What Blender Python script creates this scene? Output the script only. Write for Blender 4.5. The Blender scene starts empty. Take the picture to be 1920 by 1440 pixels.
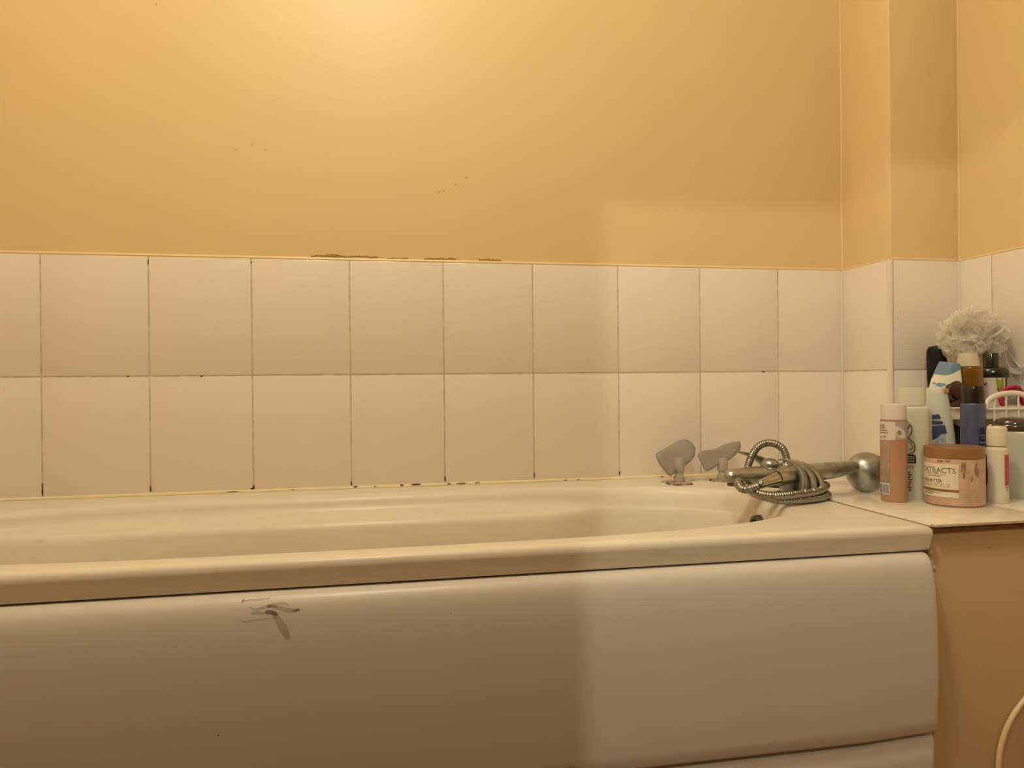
import bpy, bmesh, math, random
from mathutils import Vector, Matrix, Euler
from math import sin, cos, pi, radians, sqrt, atan2, asin
random.seed(4)

# ------------------------------------------------------------------ camera
F_PX = 1398.4
YAW, PITCH, ROLL = .1903, -.0034, -.0093
CAM = Vector((.6372, -1.6363, .7825))
FWD = Vector((sin(YAW)*cos(PITCH), cos(YAW)*cos(PITCH), sin(PITCH)))
_r = Vector((cos(YAW), -sin(YAW), 0)); _u = _r.cross(FWD)
RT = cos(ROLL)*_r + sin(ROLL)*_u
UP = -sin(ROLL)*_r + cos(ROLL)*_u
SC = bpy.context.scene
COL = SC.collection
cd = bpy.data.cameras.new('camera'); cd.sensor_fit = 'HORIZONTAL'; cd.sensor_width = 36
cd.lens = 36*F_PX/1920; cd.clip_start = .02
co = bpy.data.objects.new('camera', cd); COL.objects.link(co)
co.matrix_world = Matrix(((RT.x, UP.x, -FWD.x, CAM.x), (RT.y, UP.y, -FWD.y, CAM.y), (RT.z, UP.z, -FWD.z, CAM.z), (0, 0, 0, 1)))
SC.camera = co
# ------------------------------------------------------------------ light
w = bpy.data.worlds.new('world'); SC.world = w; w.use_nodes = True
w.node_tree.nodes['Background'].inputs[0].default_value = (1, .72, .45, 1)
w.node_tree.nodes['Background'].inputs[1].default_value = .02
SC.view_settings.view_transform = 'Standard'; SC.view_settings.look = 'None'
SC.view_settings.gamma = 1; SC.view_settings.use_curve_mapping = False
SC.view_settings.exposure = 0.0

def lamp(name, loc, power, rgb, radius):
    l = bpy.data.lights.new(name, 'POINT'); l.energy = power; l.color = rgb; l.shadow_soft_size = radius
    o = bpy.data.objects.new(name, l); COL.objects.link(o); o.location = loc; return o
lamp('ceiling_lamp_light', (.62, -1.10, 2.22), 31, (1, .90, .66), .07)     # bathroom ceiling lamp
lamp('hall_lamp_light', (.08, -2.95, 2.33), 58, (1, .94, .72), .010)        # hall lamp shining in through the doorway

# ------------------------------------------------------------------ helpers
def at(px, py, ax, v):
    d = FWD + RT*(px-960)/F_PX - UP*(py-720)/F_PX
    i = 'XYZ'.index(ax)
    return CAM + d*((v-CAM[i])/d[i])
def mpp(p): return (Vector(p)-CAM).dot(FWD)/F_PX          # metres per photo pixel at a point
def lin(c):
    c /= 255.
    return c/12.92 if c <= .04045 else ((c+.055)/1.055)**2.4
ILL = (.95, .69, .41)
def alb(r, g, b, k=.8): return tuple(min(.92, max(.004, lin(c)/(i*k))) for c, i in zip((r, g, b), ILL))

MATS = {}
def mat(name, rgb, rough=.5, metal=0, spec=.5, noise=0, nscale=20, bump=0, bscale=200, trans=0, alpha=1, coat=0, sss=0):
    if name in MATS: return MATS[name]
    m = bpy.data.materials.new(name); m.use_nodes = True; nt = m.node_tree
    b = nt.nodes['Principled BSDF']
    b.inputs['Base Color'].default_value = (*rgb, 1); b.inputs['Roughness'].default_value = rough
    b.inputs['Metallic'].default_value = metal; b.inputs['Specular IOR Level'].default_value = spec
    b.inputs['Alpha'].default_value = alpha
    if trans: b.inputs['Transmission Weight'].default_value = trans
    if coat: b.inputs['Coat Weight'].default_value = coat; b.inputs['Coat Roughness'].default_value = .1
    if sss: b.inputs['Subsurface Weight'].default_value = sss; b.inputs['Subsurface Radius'].default_value = (.01, .006, .003)
    tc = nt.nodes.new('ShaderNodeTexCoord')
    if noise:
        n = nt.nodes.new('ShaderNodeTexNoise'); n.inputs['Scale'].default_value = nscale; n.inputs['Detail'].default_value = 5
        nt.links.new(tc.outputs['Object'], n.inputs['Vector'])
        r = nt.nodes.new('ShaderNodeValToRGB')
        r.color_ramp.elements[0].position = .3; r.color_ramp.elements[1].position = .7
        r.color_ramp.elements[0].color = (*[max(0, c*(1-noise)) for c in rgb], 1)
        r.color_ramp.elements[1].color = (*[min(1, c*(1+noise)) for c in rgb], 1)
        nt.links.new(n.outputs['Fac'], r.inputs['Fac']); nt.links.new(r.outputs['Color'], b.inputs['Base Color'])
    if bump:
        n2 = nt.nodes.new('ShaderNodeTexNoise'); n2.inputs['Scale'].default_value = bscale; n2.inputs['Detail'].default_value = 3
        nt.links.new(tc.outputs['Object'], n2.inputs['Vector'])
        bp = nt.nodes.new('ShaderNodeBump'); bp.inputs['Strength'].default_value = bump; bp.inputs['Distance'].default_value = .002
        nt.links.new(n2.outputs['Fac'], bp.inputs['Height']); nt.links.new(bp.outputs['Normal'], b.inputs['Normal'])
    MATS[name] = m
    return m

def link(name, bm, mats, parent=None, sharp=40, loc=None):
    bmesh.ops.recalc_face_normals(bm, faces=bm.faces[:])
    me = bpy.data.meshes.new(name); bm.to_mesh(me); bm.free()
    for m in (mats if isinstance(mats, (list, tuple)) else [mats]): me.materials.append(m)
    if sharp:
        for p in me.polygons: p.use_smooth = True
        me.set_sharp_from_angle(angle=radians(sharp))
    o = bpy.data.objects.new(name, me); COL.objects.link(o)
    if parent: o.parent = parent
    if loc is not None: o.location = loc
    return o
def struct(o): o['kind'] = 'structure'; return o
def tag(o, label, cat, group=None):
    o['label'] = label; o['category'] = cat
    if group: o['group'] = group
    return o
def thing(name, label, cat, loc=(0, 0, 0), rz=0, group=None):
    o = bpy.data.objects.new(name, None); COL.objects.link(o); o.empty_display_size = .02
    o.location = loc; o.rotation_euler = (0, 0, rz)
    return tag(o, label, cat, group)

def box(bm, a, b, bev=0, seg=2, mi=0):
    a, b = Vector(a), Vector(b)
    r = bmesh.ops.create_cube(bm, size=1)
    vs = r['verts']
    for v in vs:
        v.co = Vector([(a[i]+b[i])/2 + v.co[i]*abs(b[i]-a[i]) for i in range(3)])
    fs = set(f for v in vs for f in v.link_faces)
    for f in fs: f.material_index = mi
    if bev:
        es = list(set(e for v in vs for e in v.link_edges))
        rr = bmesh.ops.bevel(bm, geom=es, offset=bev, segments=seg, profile=.5, affect='EDGES', clamp_overlap=True)
        for f in rr['faces']: f.material_index = mi
    return bm
def rings(bm, rs, cap0=True, cap1=True, closed=True, mi=0):
    vv = [[bm.verts.new(p) for p in r] for r in rs]
    n = len(rs[0])
    for i in range(len(vv)-1):
        for j in range(n if closed else n-1):
            k = (j+1) % n
            bm.faces.new((vv[i][j], vv[i][k], vv[i+1][k], vv[i+1][j])).material_index = mi
    if cap0: bm.faces.new(list(reversed(vv[0]))).material_index = mi
    if cap1: bm.faces.new(vv[-1]).material_index = mi
    return bm
def se_ring(a, b, z, n=2., N=48, cx=0, cy=0):
    out = []
    for i in range(N):
        t = 2*pi*i/N; c, s = cos(t), sin(t)
        out.append(Vector((cx+a*math.copysign(abs(c)**(2/n), c), cy+b*math.copysign(abs(s)**(2/n), s), z)))
    return out
def lathe(bm, prof, N=40, cx=0, cy=0, n=2., dy=1., mi=0):
    """prof: (radius, z) or (radius, z, depth ratio)"""
    rs = [se_ring(max(p[0], 1e-5), max(p[0], 1e-5)*(p[2] if len(p) > 2 else dy), p[1], n, N, cx, cy) for p in prof]
    return rings(bm, rs, mi=mi)
def cat_rom(P, per=12, closed=False):
    P = [Vector(p) for p in P]; out = []
    n = len(P); rng = n if closed else n-1
    for i in range(rng):
        g = (lambda k: P[k % n]) if closed else (lambda k: P[min(max(k, 0), n-1)])
        p0, p1, p2, p3 = g(i-1), g(i), g(i+1), g(i+2)
        for k in range(per):
            t = k/per
            out.append(.5*((2*p1)+(-p0+p2)*t+(2*p0-5*p1+4*p2-p3)*t*t+(-p0+3*p1-3*p2+p3)*t**3))
    if not closed: out.append(P[-1])
    return out
def resample(P, step):
    out = [P[0].copy()]; acc = 0
    for a, b in zip(P, P[1:]):
        L = (b-a).length
        if L < 1e-9: continue
        d = step-acc
        while d <= L:
            out.append(a+(b-a)*(d/L)); d += step
        acc = L-(d-step)
    return out
def tube(bm, P, r, N=12, flat=1., up=None, closed=False, mi=0):
    """sweep a circle (or ellipse, flat = second radius ratio) along P; r number or f(i, n)"""
    P = [Vector(p) for p in P]; n = len(P)
    T = []
    for i in range(n):
        a = P[(i-1) % n] if closed else P[max(i-1, 0)]; b = P[(i+1) % n] if closed else P[min(i+1, n-1)]
        T.append((b-a).normalized())
    u = Vector(up) if up else (Vector((0, 0, 1)) if abs(T[0].z) < .9 else Vector((1, 0, 0)))
    rs = []
    for i in range(n):
        if up: u = Vector(up)
        u = (u-T[i]*u.dot(T[i])).normalized(); v = T[i].cross(u)
        ri = r(i, n) if callable(r) else r
        rs.append([P[i]+(u*cos(2*pi*k/N)*flat+v*sin(2*pi*k/N))*ri for k in range(N)])
    if closed: rs.append(rs[0]); 
    if closed:
        vv = [[bm.verts.new(p) for p in q] for q in rs[:-1]]; vv.append(vv[0])
        for i in range(len(vv)-1):
            for j in range(N):
                k = (j+1) % N
                bm.faces.new((vv[i][j], vv[i][k], vv[i+1][k], vv[i+1][j])).material_index = mi
        return bm
    return rings(bm, rs, mi=mi)
def axis_lathe(bm, p, d, prof, N=32, mi=0):
    """lathe along direction d from p; prof (radius, distance)"""
    d = Vector(d).normalized(); u = d.orthogonal().normalized(); v = d.cross(u); p = Vector(p)
    rings(bm, [[p+d*t+(u*cos(2*pi*k/N)+v*sin(2*pi*k/N))*max(r, 1e-5) for k in range(N)] for r, t in prof], mi=mi)
    return bm
def text_bm(s, size, align='LEFT', bold=0):
    c = bpy.data.curves.new('t', 'FONT'); c.body = s; c.size = size; c.align_x = align; c.align_y = 'CENTER'
    c.resolution_u = 3; c.offset = bold
    o = bpy.data.objects.new('t', c); COL.objects.link(o)
    bpy.context.view_layer.update()
    me = bpy.data.meshes.new_from_object(o.evaluated_get(bpy.context.evaluated_depsgraph_get()))
    bm = bmesh.new(); bm.from_mesh(me)
    bpy.data.objects.remove(o); bpy.data.curves.remove(c); bpy.data.meshes.remove(me)
    return bm
# surface patches on an upright bottle whose front is local -Y: a, b half axes, s = sideways position -1..1, z height
SOFF = 0.
def onb(a, b, s, z, off=.0004):
    s = max(-1, min(1, s+SOFF)); t = -pi/2+asin(s)
    return Vector(((a+off)*cos(t), (b+off)*sin(t), z))
def patch(bm, a, b, s0, s1, z0, z1, off=.0004, n=14, mi=0, th=.0004):
    t0, t1 = asin(max(-1, s0)), asin(min(1, s1))
    g = [[bm.verts.new(onb(a, b, sin(t0+(t1-t0)*i/n), z, o)) for i in range(n+1)] for z, o in ((z0, off-th), (z0, off), (z1, off), (z1, off-th))]
    for j in range(3):
        for i in range(n): bm.faces.new((g[j][i], g[j][i+1], g[j+1][i+1], g[j+1][i])).material_index = mi
    return bm
def blob_patch(bm, a, b, pts, off=.0006, mi=0):
    """polygon of (s, z) points on the bottle"""
    sc = sum(p[0] for p in pts)/len(pts); zc = sum(p[1] for p in pts)/len(pts)
    vc = bm.verts.new(onb(a, b, sc, zc, off)); vs = [bm.verts.new(onb(a, b, s, z, off)) for s, z in pts]
    vm = [bm.verts.new(onb(a, b, (s+sc)/2, (z+zc)/2, off)) for s, z in pts]
    for i in range(len(vs)):
        k = (i+1) % len(vs)
        bm.faces.new((vs[i], vs[k], vm[k], vm[i])).material_index = mi
        bm.faces.new((vm[i], vm[k], vc)).material_index = mi
    return bm
def wrap_text(s, size, a, b, s0, z, align='LEFT', off=.0008, bold=0, vert=False, sx=1.):
    bm = text_bm(s, size, align, bold)
    t0 = asin(s0)
    for v in bm.verts:
        x, y = (v.co.x*sx, v.co.y) if not vert else (-v.co.y, v.co.x)
        v.co = onb(a, b, sin(max(-1.5, min(1.5, t0+x/a))), z+y, off)
    return bm
def face_cam(x, y): return atan2(CAM.y-y, CAM.x-x)+pi/2
def merge(dst, src, mi=0):
    me = bpy.data.meshes.new('m'); src.to_mesh(me); src.free()
    n0 = len(dst.faces); dst.from_mesh(me); bpy.data.meshes.remove(me)
    dst.faces.ensure_lookup_table()
    for i in range(n0, len(dst.faces)): dst.faces[i].material_index = mi

# ------------------------------------------------------------------ materials
PAINT = mat('cream_wall_paint', (.80, .605, .33), .42, spec=.4, bump=.10, bscale=260, noise=.012, nscale=3)
PAINT_LINE = mat('paint_bead', (.84, .665, .385), .4)
TILE = mat('white_glazed_tile', (.87, .79, .70), .24, spec=.5, bump=.02, bscale=6)
GROUT = mat('old_grout', (.62, .53, .405), .9, noise=.2, nscale=60)
CAULK = mat('cream_caulk', (.86, .74, .50), .5)
WCAULK = mat('white_caulk', (.82, .76, .66), .4)
MOULD = mat('black_mould', (.035, .02, .012), .9)
CRACK = mat('lifted_paint_edge', (.50, .33, .13), .8)
ACRYLIC = mat('ivory_acrylic', (.76, .70, .585), .32, spec=.32, noise=.02, nscale=22)
PANEL = mat('pale_bath_panel', (.66, .61, .55), .36, spec=.4, noise=.012, nscale=4)
CEIL = mat('white_ceiling', (.88, .85, .78), .8)
FLOOR = mat('brown_floor_vinyl', (.22, .13, .07), .5, noise=.2, nscale=10)
CHROME = mat('dull_chrome', (.42, .435, .415), .33, metal=1, noise=.16, nscale=70)
WORN = mat('worn_chrome', (.42, .44, .42), .38, metal=1, noise=.28, nscale=55)
SATIN_L = mat('pale_satin_metal', (.46, .42, .36), .5, metal=.2, spec=.4)
CHROME_B = mat('polished_chrome', (.54, .53, .48), .16, metal=1)
SATIN = mat('satin_grey_metal', (.33, .305, .265), .5, metal=.25, spec=.4, noise=.05, nscale=40)
DARKM = mat('dark_metal', (.12, .11, .10), .35, metal=.7)
LIME = mat('limescale_stain', (.10, .055, .03), .9)
BOARD = mat('brown_board_edge', (.20, .10, .04), .8, noise=.3, nscale=50)
WPLAST = mat('white_plastic', (.90, .85, .78), .35)

# ------------------------------------------------------------------ room
XL, XR, XC, YC, YF, ZC = -.23, 1.954, 1.777, -.17, -2.05, 2.36
ZD = .556                 # bath deck height
TT, TM, TB = 1.045, .80, .5565     # tile band: top, middle seam, bottom
def wall(name, a, b, m=PAINT):
    return struct(link(name, box(bmesh.new(), a, b), m, sharp=0))
wb = wall('wall_back', (XL-.1, 0, 0), (XC+.05, .1, ZC))
wl = wall('wall_left', (XL-.1, YF, 0), (XL, 0, ZC))
wr = wall('wall_right', (XR, YF, 0), (XR+.1, .1, ZC))
bm = bmesh.new(); box(bm, (XC, YC, 0), (XR, 0, ZC), .0035, 3)
wc = struct(link('wall_corner', bm, PAINT, sharp=30))
bm = bmesh.new(); DX0, DX1, DZ = .375, 1.15, 2.022
box(bm, (XL-.1, YF-.1, 0), (DX0, YF, ZC)); box(bm, (DX1, YF-.1, 0), (XR+.1, YF, ZC)); box(bm, (DX0, YF-.1, DZ), (DX1, YF, ZC))
wf = struct(link('wall_front', bm, mat('bounce_cutting_brown', (.20, .12, .065), .5, noise=.2, nscale=6), sharp=0))  # unseen wall; dark brown invented to cut bounce light onto the bath panel
wall('floor', (XL-.1, YF-.1, -.1), (XR+.1, .1, 0), FLOOR)
wall('ceiling', (XL-.1, YF-.1, ZC), (XR+.1, .1, ZC+.1), CEIL)
# ceiling lamp: rose, holder and frosted globe (above the photo)
lt = thing('ceiling_light', 'round flush ceiling light rose above the bathroom floor', 'light', (.62, -1.10, ZC))
link('ceiling_rose', lathe(bmesh.new(), [(.001, 0), (.055, 0), (.055, -.012), (.03, -.022), (.02, -.05), (.001, -.05)]), WPLAST, lt)

# tiles
def tiles(bm, cuts, rows, fn, th=.007, gap=.0024):
    """cuts along the wall, rows in height, fn(u, depth, z) -> point"""
    for u0, u1 in zip(cuts, cuts[1:]):
        for z0, z1 in zip(rows, rows[1:]):
            b2 = bmesh.new(); box(b2, (u0+gap/2, 0, z0+gap/2), (u1-gap/2, th, z1-gap/2), .0016, 2)
            for v in b2.verts: v.co = fn(*v.co)
            merge(bm, b2, 0)
    b2 = bmesh.new(); box(b2, (cuts[0], 0, rows[0]), (cuts[-1], th-.0010, rows[-1]))
    for v in b2.verts: v.co = fn(*v.co)
    merge(bm, b2, 1)
    return bm
ROWS = [TB, TM, TT]
bk = lambda u, d, z: Vector((u, -d, z))
bm = tiles(bmesh.new(), [XL+.001]+[-.2+.2*i for i in range(10)]+[XC-.001], ROWS, bk)
tb_ = link('tiling', bm, [TILE, GROUT], wb)
bm = tiles(bmesh.new(), [-.1672, -.0075], ROWS, lambda u, d, z: Vector((XC-d, u, z)))
link('tiling', bm, [TILE, GROUT], wc)
bm = tiles(bmesh.new(), [XC+.0015, XR-.001], [.5602, TM, TT], lambda u, d, z: Vector((u, YC-d, z)))
link('tiling', bm, [TILE, GROUT], wc)
bm = tiles(bmesh.new(), [-.6652, -.465, -.265, YC-.0075], [.5602, TM, TT], lambda u, d, z: Vector((XR-d, u, z)))
link('tiling', bm, [TILE, GROUT], wr)
# corner tile trim (rounded white strip on the outside corner)
bm = bmesh.new()
rs = []
for z in (TB+.003, TT+.001):
    rs.append([Vector((XC-.0088*cos(a), YC-.0088*sin(a)+.0015, z)) for a in [pi/2*i/8 for i in range(9)]]+[Vector((XC, YC+.0015, z))])
rings(bm, rs)
struct(link('trim_1', bm, mat('white_trim_plastic', (.80, .74, .64), .3)))
# paint beads above the tiles and in the corners
def bead(pts, r, name, m, parent, N=8):
    return link(name, tube(bmesh.new(), resample([Vector(p) for p in pts], .02) if len(pts) == 2 else pts, r, N), m, parent)
bead([(XL+.004, -.003, TT+.001), (XC-.003, -.003, TT+.001)], .0042, 'paint_bead', PAINT_LINE, wb)
bead([(XC-.003, -.004, TT+.001), (XC-.003, YC, TT+.001)], .003, 'paint_bead', PAINT_LINE, wc)
bead([(XC, YC-.003, TT+.001), (XR-.004, YC-.003, TT+.001)], .0036, 'paint_bead', PAINT_LINE, wc)
bead([(XR-.003, YC-.004, TT+.001), (XR-.003, -.68, TT+.001)], .003, 'paint_bead', PAINT_LINE, wr)
bead([(XC-.001, -.001, TT), (XC-.001, -.001, ZC-.01)], .0026, 'paint_bead', PAINT_LINE, wb)
bead([(XR-.001, YC-.001, TT), (XR-.001, YC-.001, ZC-.01)], .0026, 'paint_bead', PAINT_LINE, wr)
bead([(XC-.009, -.009, TB+.002), (XC-.009, -.009, TT)], .0026, 'caulk_bead', WCAULK, wb)
bead([(XR-.008, YC-.008, .5625), (XR-.008, YC-.008, TT)], .0026, 'caulk_bead', WCAULK, wr)
bead([(XL+.004, -.0095, TB+.0015), (XC-.012, -.0095, TB+.0015)], .0048, 'caulk_bead', CAULK, wb)
# mould on the grout and on the caulk, flakes along the top of the tiles
def blobs(bm, spots, y=-.0072):
    for x, z, wx, wz in spots:
        for k in range(3):
            q = bmesh.new(); bmesh.ops.create_icosphere(q, subdivisions=2, radius=1)
            ox, oz = random.uniform(-.3, .3)*wx, random.uniform(-.35, .35)*wz
            for v in q.verts: v.co = Vector((x+ox+v.co.x*wx*random.uniform(.5, .75), y+v.co.y*.0012, z+oz+v.co.z*wz*random.uniform(.5, .75)))
            merge(bm, q)
    return bm
sp = [(.4, .567, .0022, .006), (.3975, .5635, .005, .002), (.6, .568, .0022, .005), (.8, .572, .0016, .008), (1.0, .572, .0014, .008), (1.2, .571, .0016, .007),
      (0, .572, .0012, .012), (.2, .57, .0012, .008), (.405, 1.037, .001, .001), (.2, 1.032, .0010, .008), (.4, 1.036, .001, .003),
      (.16, .8003, .003, .0010), (.30, .7995, .003, .0016), (1.56, .8, .005, .0012), (.0, .585, .0008, .008)]
o = link('mould_spot', blobs(bmesh.new(), sp), MOULD, wb); o['kind'] = 'stuff'
sp = [(.608, .5615, .006, .0016), (.65, .561, .004, .0008), (.705, .5615, .007, .0014), (.735, .562, .013, .0017), (.808, .561, .006, .0014), (.835, .5615, .014, .0014),
      (.87, .561, .008, .0010), (.36, .5605, .014, .0006), (1.07, .560, .004, .001), (1.1, .5595, .006, .0008), (.48, .5605, .004, .0006), (1.3, .56, .006, .001)]
o = link('mould_spot', blobs(bmesh.new(), sp, -.0138), MOULD, wb); o['kind'] = 'stuff'
bm = bmesh.new()
for x0, x1, z in ((.52, .60, 1.0535), (.60, .66, 1.0545), (.68, .73, 1.0515), (.76, .83, 1.0535), (.88, .93, 1.053), (.55, .58, 1.056)):
    P = [Vector((x0+(x1-x0)*i/14, -.0012, z+random.uniform(-.0016, .0016))) for i in range(15)]
    tube(bm, P, lambda i, n: .0007+.0006*random.random(), 6)
link('paint_crack', bm, CRACK, wb)
bm = bmesh.new()
for px, py in ((442, 281), (473, 270), (498, 280), (823, 360), (832, 358), (874, 333), (855, 345), (293, 8)):
    p = at(px, py, 'Y', 0); q = bmesh.new(); bmesh.ops.create_icosphere(q, subdivisions=1, radius=1)
    for v in q.verts: v.co = Vector((p.x+v.co.x*.0016, v.co.y*.0007, p.z+v.co.z*.0022))
    merge(bm, q)
o = link('wall_speck', bm, CRACK, wb); o['kind'] = 'stuff'

# ------------------------------------------------------------------ bath
BX0, BX1, BY0, BY1 = -.228, 1.4715, -.652, -.0148
bath = thing('bathtub', 'long ivory acrylic bath along the tiled wall', 'bathtub', (.62, -.33, 0))
BL = Vector((-.62, .33, 0))
CX, CY, EA, EB, EN = .6125, -.345, .7575, .2525, 3.1
NR = 160
def smooth(e0, e1, x):
    t = max(0, min(1, (x-e0)/(e1-e0))); return t*t*(3-2*t)
def basin_ring(inset, z, head=0., ledge=0., N=NR):
    out = []
    for i in range(N):
        t = 2*pi*i/N; c, s = cos(t), sin(t)
        a, b = EA-inset, EB-inset
        x = math.copysign(abs(c)**(2/EN), c)*a; y = math.copysign(abs(s)**(2/EN), s)*b
        wx = smooth(.18, .95, -c)
        x += wx*head
        X = CX+x
        if ledge:
            k = smooth(-.08, .12, X)*(1-smooth(.98, 1.14, X))*smooth(.35, .75, abs(s))
            y -= math.copysign(ledge*k, s)
        out.append(Vector((X, CY+y, z)))
    return out
def outer_ring(inset, z, r=.02, N=NR):
    # matched angularly to the basin outline so the deck quads stay tidy
    out = []
    x0, x1, y0, y1 = BX0+inset, BX1-inset, BY0+inset, BY1-inset
    for p in basin_ring(0, 0):
        d = Vector((p.x-CX, (p.y-CY)))
        k = 1e9
        if d.x > 1e-6: k = min(k, (x1-CX)/d.x)
        if d.x < -1e-6: k = min(k, (x0-CX)/d.x)
        if d.y > 1e-6: k = min(k, (y1-CY)/d.y)
        if d.y < -1e-6: k = min(k, (y0-CY)/d.y)
        out.append(Vector((CX+d.x*k, CY+d.y*k, z)))
    # snap the nearest vertices onto the four corners
    for cxn, cyn in ((x0, y0), (x0, y1), (x1, y0), (x1, y1)):
        q = min(out, key=lambda v: (v.x-cxn)**2+(v.y-cyn)**2); q.x, q.y = cxn, cyn
    return out
R = [outer_ring(.0085, .5213), outer_ring(.0055, .5216), outer_ring(.0042, .5228), outer_ring(.0038, .5250), outer_ring(.0002, .5455), outer_ring(.0, .5475), outer_ring(.0007, .5522), outer_ring(.0028, .5558), outer_ring(.0062, .5580),
     outer_ring(.0105, .5588), outer_ring(.018, .5585)]
R += [basin_ring(-.012, .5572), basin_ring(-.005, .5562), basin_ring(.001, .5532), basin_ring(.005, .548), basin_ring(.0085, .540), basin_ring(.011, .5305),
      basin_ring(.0135, .523, .006, .006), basin_ring(.0145, .519, .01, .022), basin_ring(.0155, .5165, .014, .045), basin_ring(.0165, .5148, .016, .0505), basin_ring(.0178, .5110, .018, .0540), basin_ring(.0205, .50, .025, .0555),
      basin_ring(.028, .44, .06, .056), basin_ring(.038, .34, .12, .05), basin_ring(.052, .24, .17, .036), basin_ring(.075, .19, .20, .02), basin_ring(.11, .172, .22, .01), basin_ring(.2, .168, .2, 0)]
bm = rings(bmesh.new(), [[p+BL for p in r] for r in R], cap0=False)
shell = link('shell', bm, ACRYLIC, bath, sharp=70)
# front panel
PROF = [(-.630, .5195), (-.645, .519), (-.6545, .5165), (-.6610, .5115), (-.6652, .5035), (-.6680, .4925), (-.6706, .472), (-.6722, .445), (-.6727, .41), (-.6716, .365), (-.6690, .315), (-.6650, .268), (-.6632, .2515), (-.6590, .2465), (-.645, .2445)]
def panel_y(z):
    P = PROF[2:13]
    for (y0, z0), (y1, z1) in zip(P, P[1:]):
        if z0 >= z >= z1: return y0+(y1-y0)*(z0-z)/(z0-z1)
    return P[0][0]
def panel_bm(prof, x0, x1, yb, rnd=.011, curl=0):
    xs = [x0, x0+.3, x0+.6, x0+.9, x1-.30, x1-.2, x1-.12, x1-.06, x1-.03]+[x1-rnd+rnd*sin(pi/2*i/6) for i in range(7)]
    rs = []
    for x in xs:
        d = max(0, x-(x1-rnd)); dy = rnd-sqrt(max(0, rnd*rnd-d*d))
        e = smooth(x1-.14, x1, x)*curl
        rs.append([Vector((x+.0095*min(1, max(0, (.5195-z)/.275))*smooth(x1-.2, x1, x), min(y+dy, yb), z+(e if z < .27 else 0)))+BL for i, (y, z) in enumerate(prof)]+[Vector((x, yb+.006, prof[-1][1]))+BL, Vector((x, yb+.006, prof[0][1]))+BL])
    return rings(bmesh.new(), rs)
fp = link('front_panel', panel_bm(PROF, BX0, 1.4635, -.630, curl=.0045), PANEL, bath, sharp=50)
PL = [(-.638, .2385), (-.652, .2350), (-.6565, .230), (-.6565, .2), (-.6535, .1), (-.650, .0)]
link('plinth_panel', panel_bm(PL, BX0, 1.4630, -.630, curl=.0075), PANEL, bath, sharp=50)
bm = bmesh.new(); box(bm, (BX0, -.634, .0), (1.462, -.628, .519))
for v in bm.verts: v.co += BL
link('backing_board', bm, mat('dark_backing', (.05, .03, .02), .9), bath, sharp=0)
# scuff marks on the panel
SCUFF = mat('grey_brown_scuff', (.36, .28, .19), .8, noise=.2, nscale=200, alpha=.30)
SCUFF2 = mat('dark_scuff', (.17, .115, .065), .8, alpha=.6)
def scuff(bm, pts, wd, mi=0):
    P = []
    for px, py in pts:
        p = at(px, py, 'Y', -.669); P.append(Vector((p.x, panel_y(p.z)-.0003, p.z)))
    P = cat_rom(P, 5); n = len(P); vs = []
    for i, p in enumerate(P):
        t = (P[min(i+1, n-1)]-P[max(i-1, 0)]).normalized(); q = Vector((-t.z, 0, t.x))*wd*.5*(.35+.65*sin(pi*(i+.3)/(n+.3)))*random.uniform(.94, 1.06)
        row = []
        for k in (-1, 1):
            c = p+q*k; c.y = panel_y(c.z)-.00035; row.append(bm.verts.new(c+BL))
        vs.append(row)
    for a, b in zip(vs, vs[1:]): bm.faces.new((a[0], a[1], b[1], b[0])).material_index = mi
for pts, wd, mi in (
    ([(452, 1132), (465, 1129), (485, 1128), (505, 1126)], .0018, 0),
    ([(450, 1134), (455, 1128), (453, 1131)], .003, 0),
    ([(466, 1139), (476, 1144), (490, 1142), (505, 1138), (520, 1140)], .0035, 0),
    ([(451, 1162), (458, 1166), (475, 1163), (495, 1161), (518, 1158)], .0016, 0),
    ([(500, 1137), (520, 1141), (545, 1146), (562, 1144)], .006, 0),
    ([(512, 1148), (524, 1166), (534, 1182), (541, 1197)], .010, 0),
    ([(470, 1152), (485, 1150), (505, 1152)], .004, 0),
    ([(505, 1136), (530, 1134), (542, 1137)], .0035, 0),
    ([(496, 1148), (508, 1149), (520, 1153)], .0055, 1),
    ([(549, 1147), (556, 1145), (562, 1144)], .0022, 1),
    ([(500, 1139), (507, 1139)], .003, 1),
    ([(1006, 1080), (1008, 1083)], .002, 1),
    ([(409, 1376), (411, 1378)], .003, 1),
    ([(843, 1148), (846, 1150)], .002, 0),
):
    bm = bmesh.new(); scuff(bm, pts, wd); link('scuff_mark', bm, SCUFF2 if mi else SCUFF, fp, sharp=0)
# overflow on the tap end wall
ov = at(1426, 984, 'X', 1.358)
odir = Vector((-1, -.18, .12))
bm = axis_lathe(bmesh.new(), ov+BL-odir.normalized()*.002, odir, [(.001, 0), (.0185, 0), (.0185, .010), (.0165, .015), (.011, .017), (.009, .012), (.001, .012)])
ovo = link('overflow', bm, mat('grey_overflow_plastic', (.13, .125, .12), .35, metal=.3), bath); ovo['label'] = 'dark grey overflow ring'
bm = axis_lathe(bmesh.new(), ov+BL+odir.normalized()*.0095, odir, [(.001, 0), (.008, 0), (.008, .003), (.001, .003)], 20)
link('overflow_plug', bm, mat('black_hole', (.02, .018, .015), .6), ovo)
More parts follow.
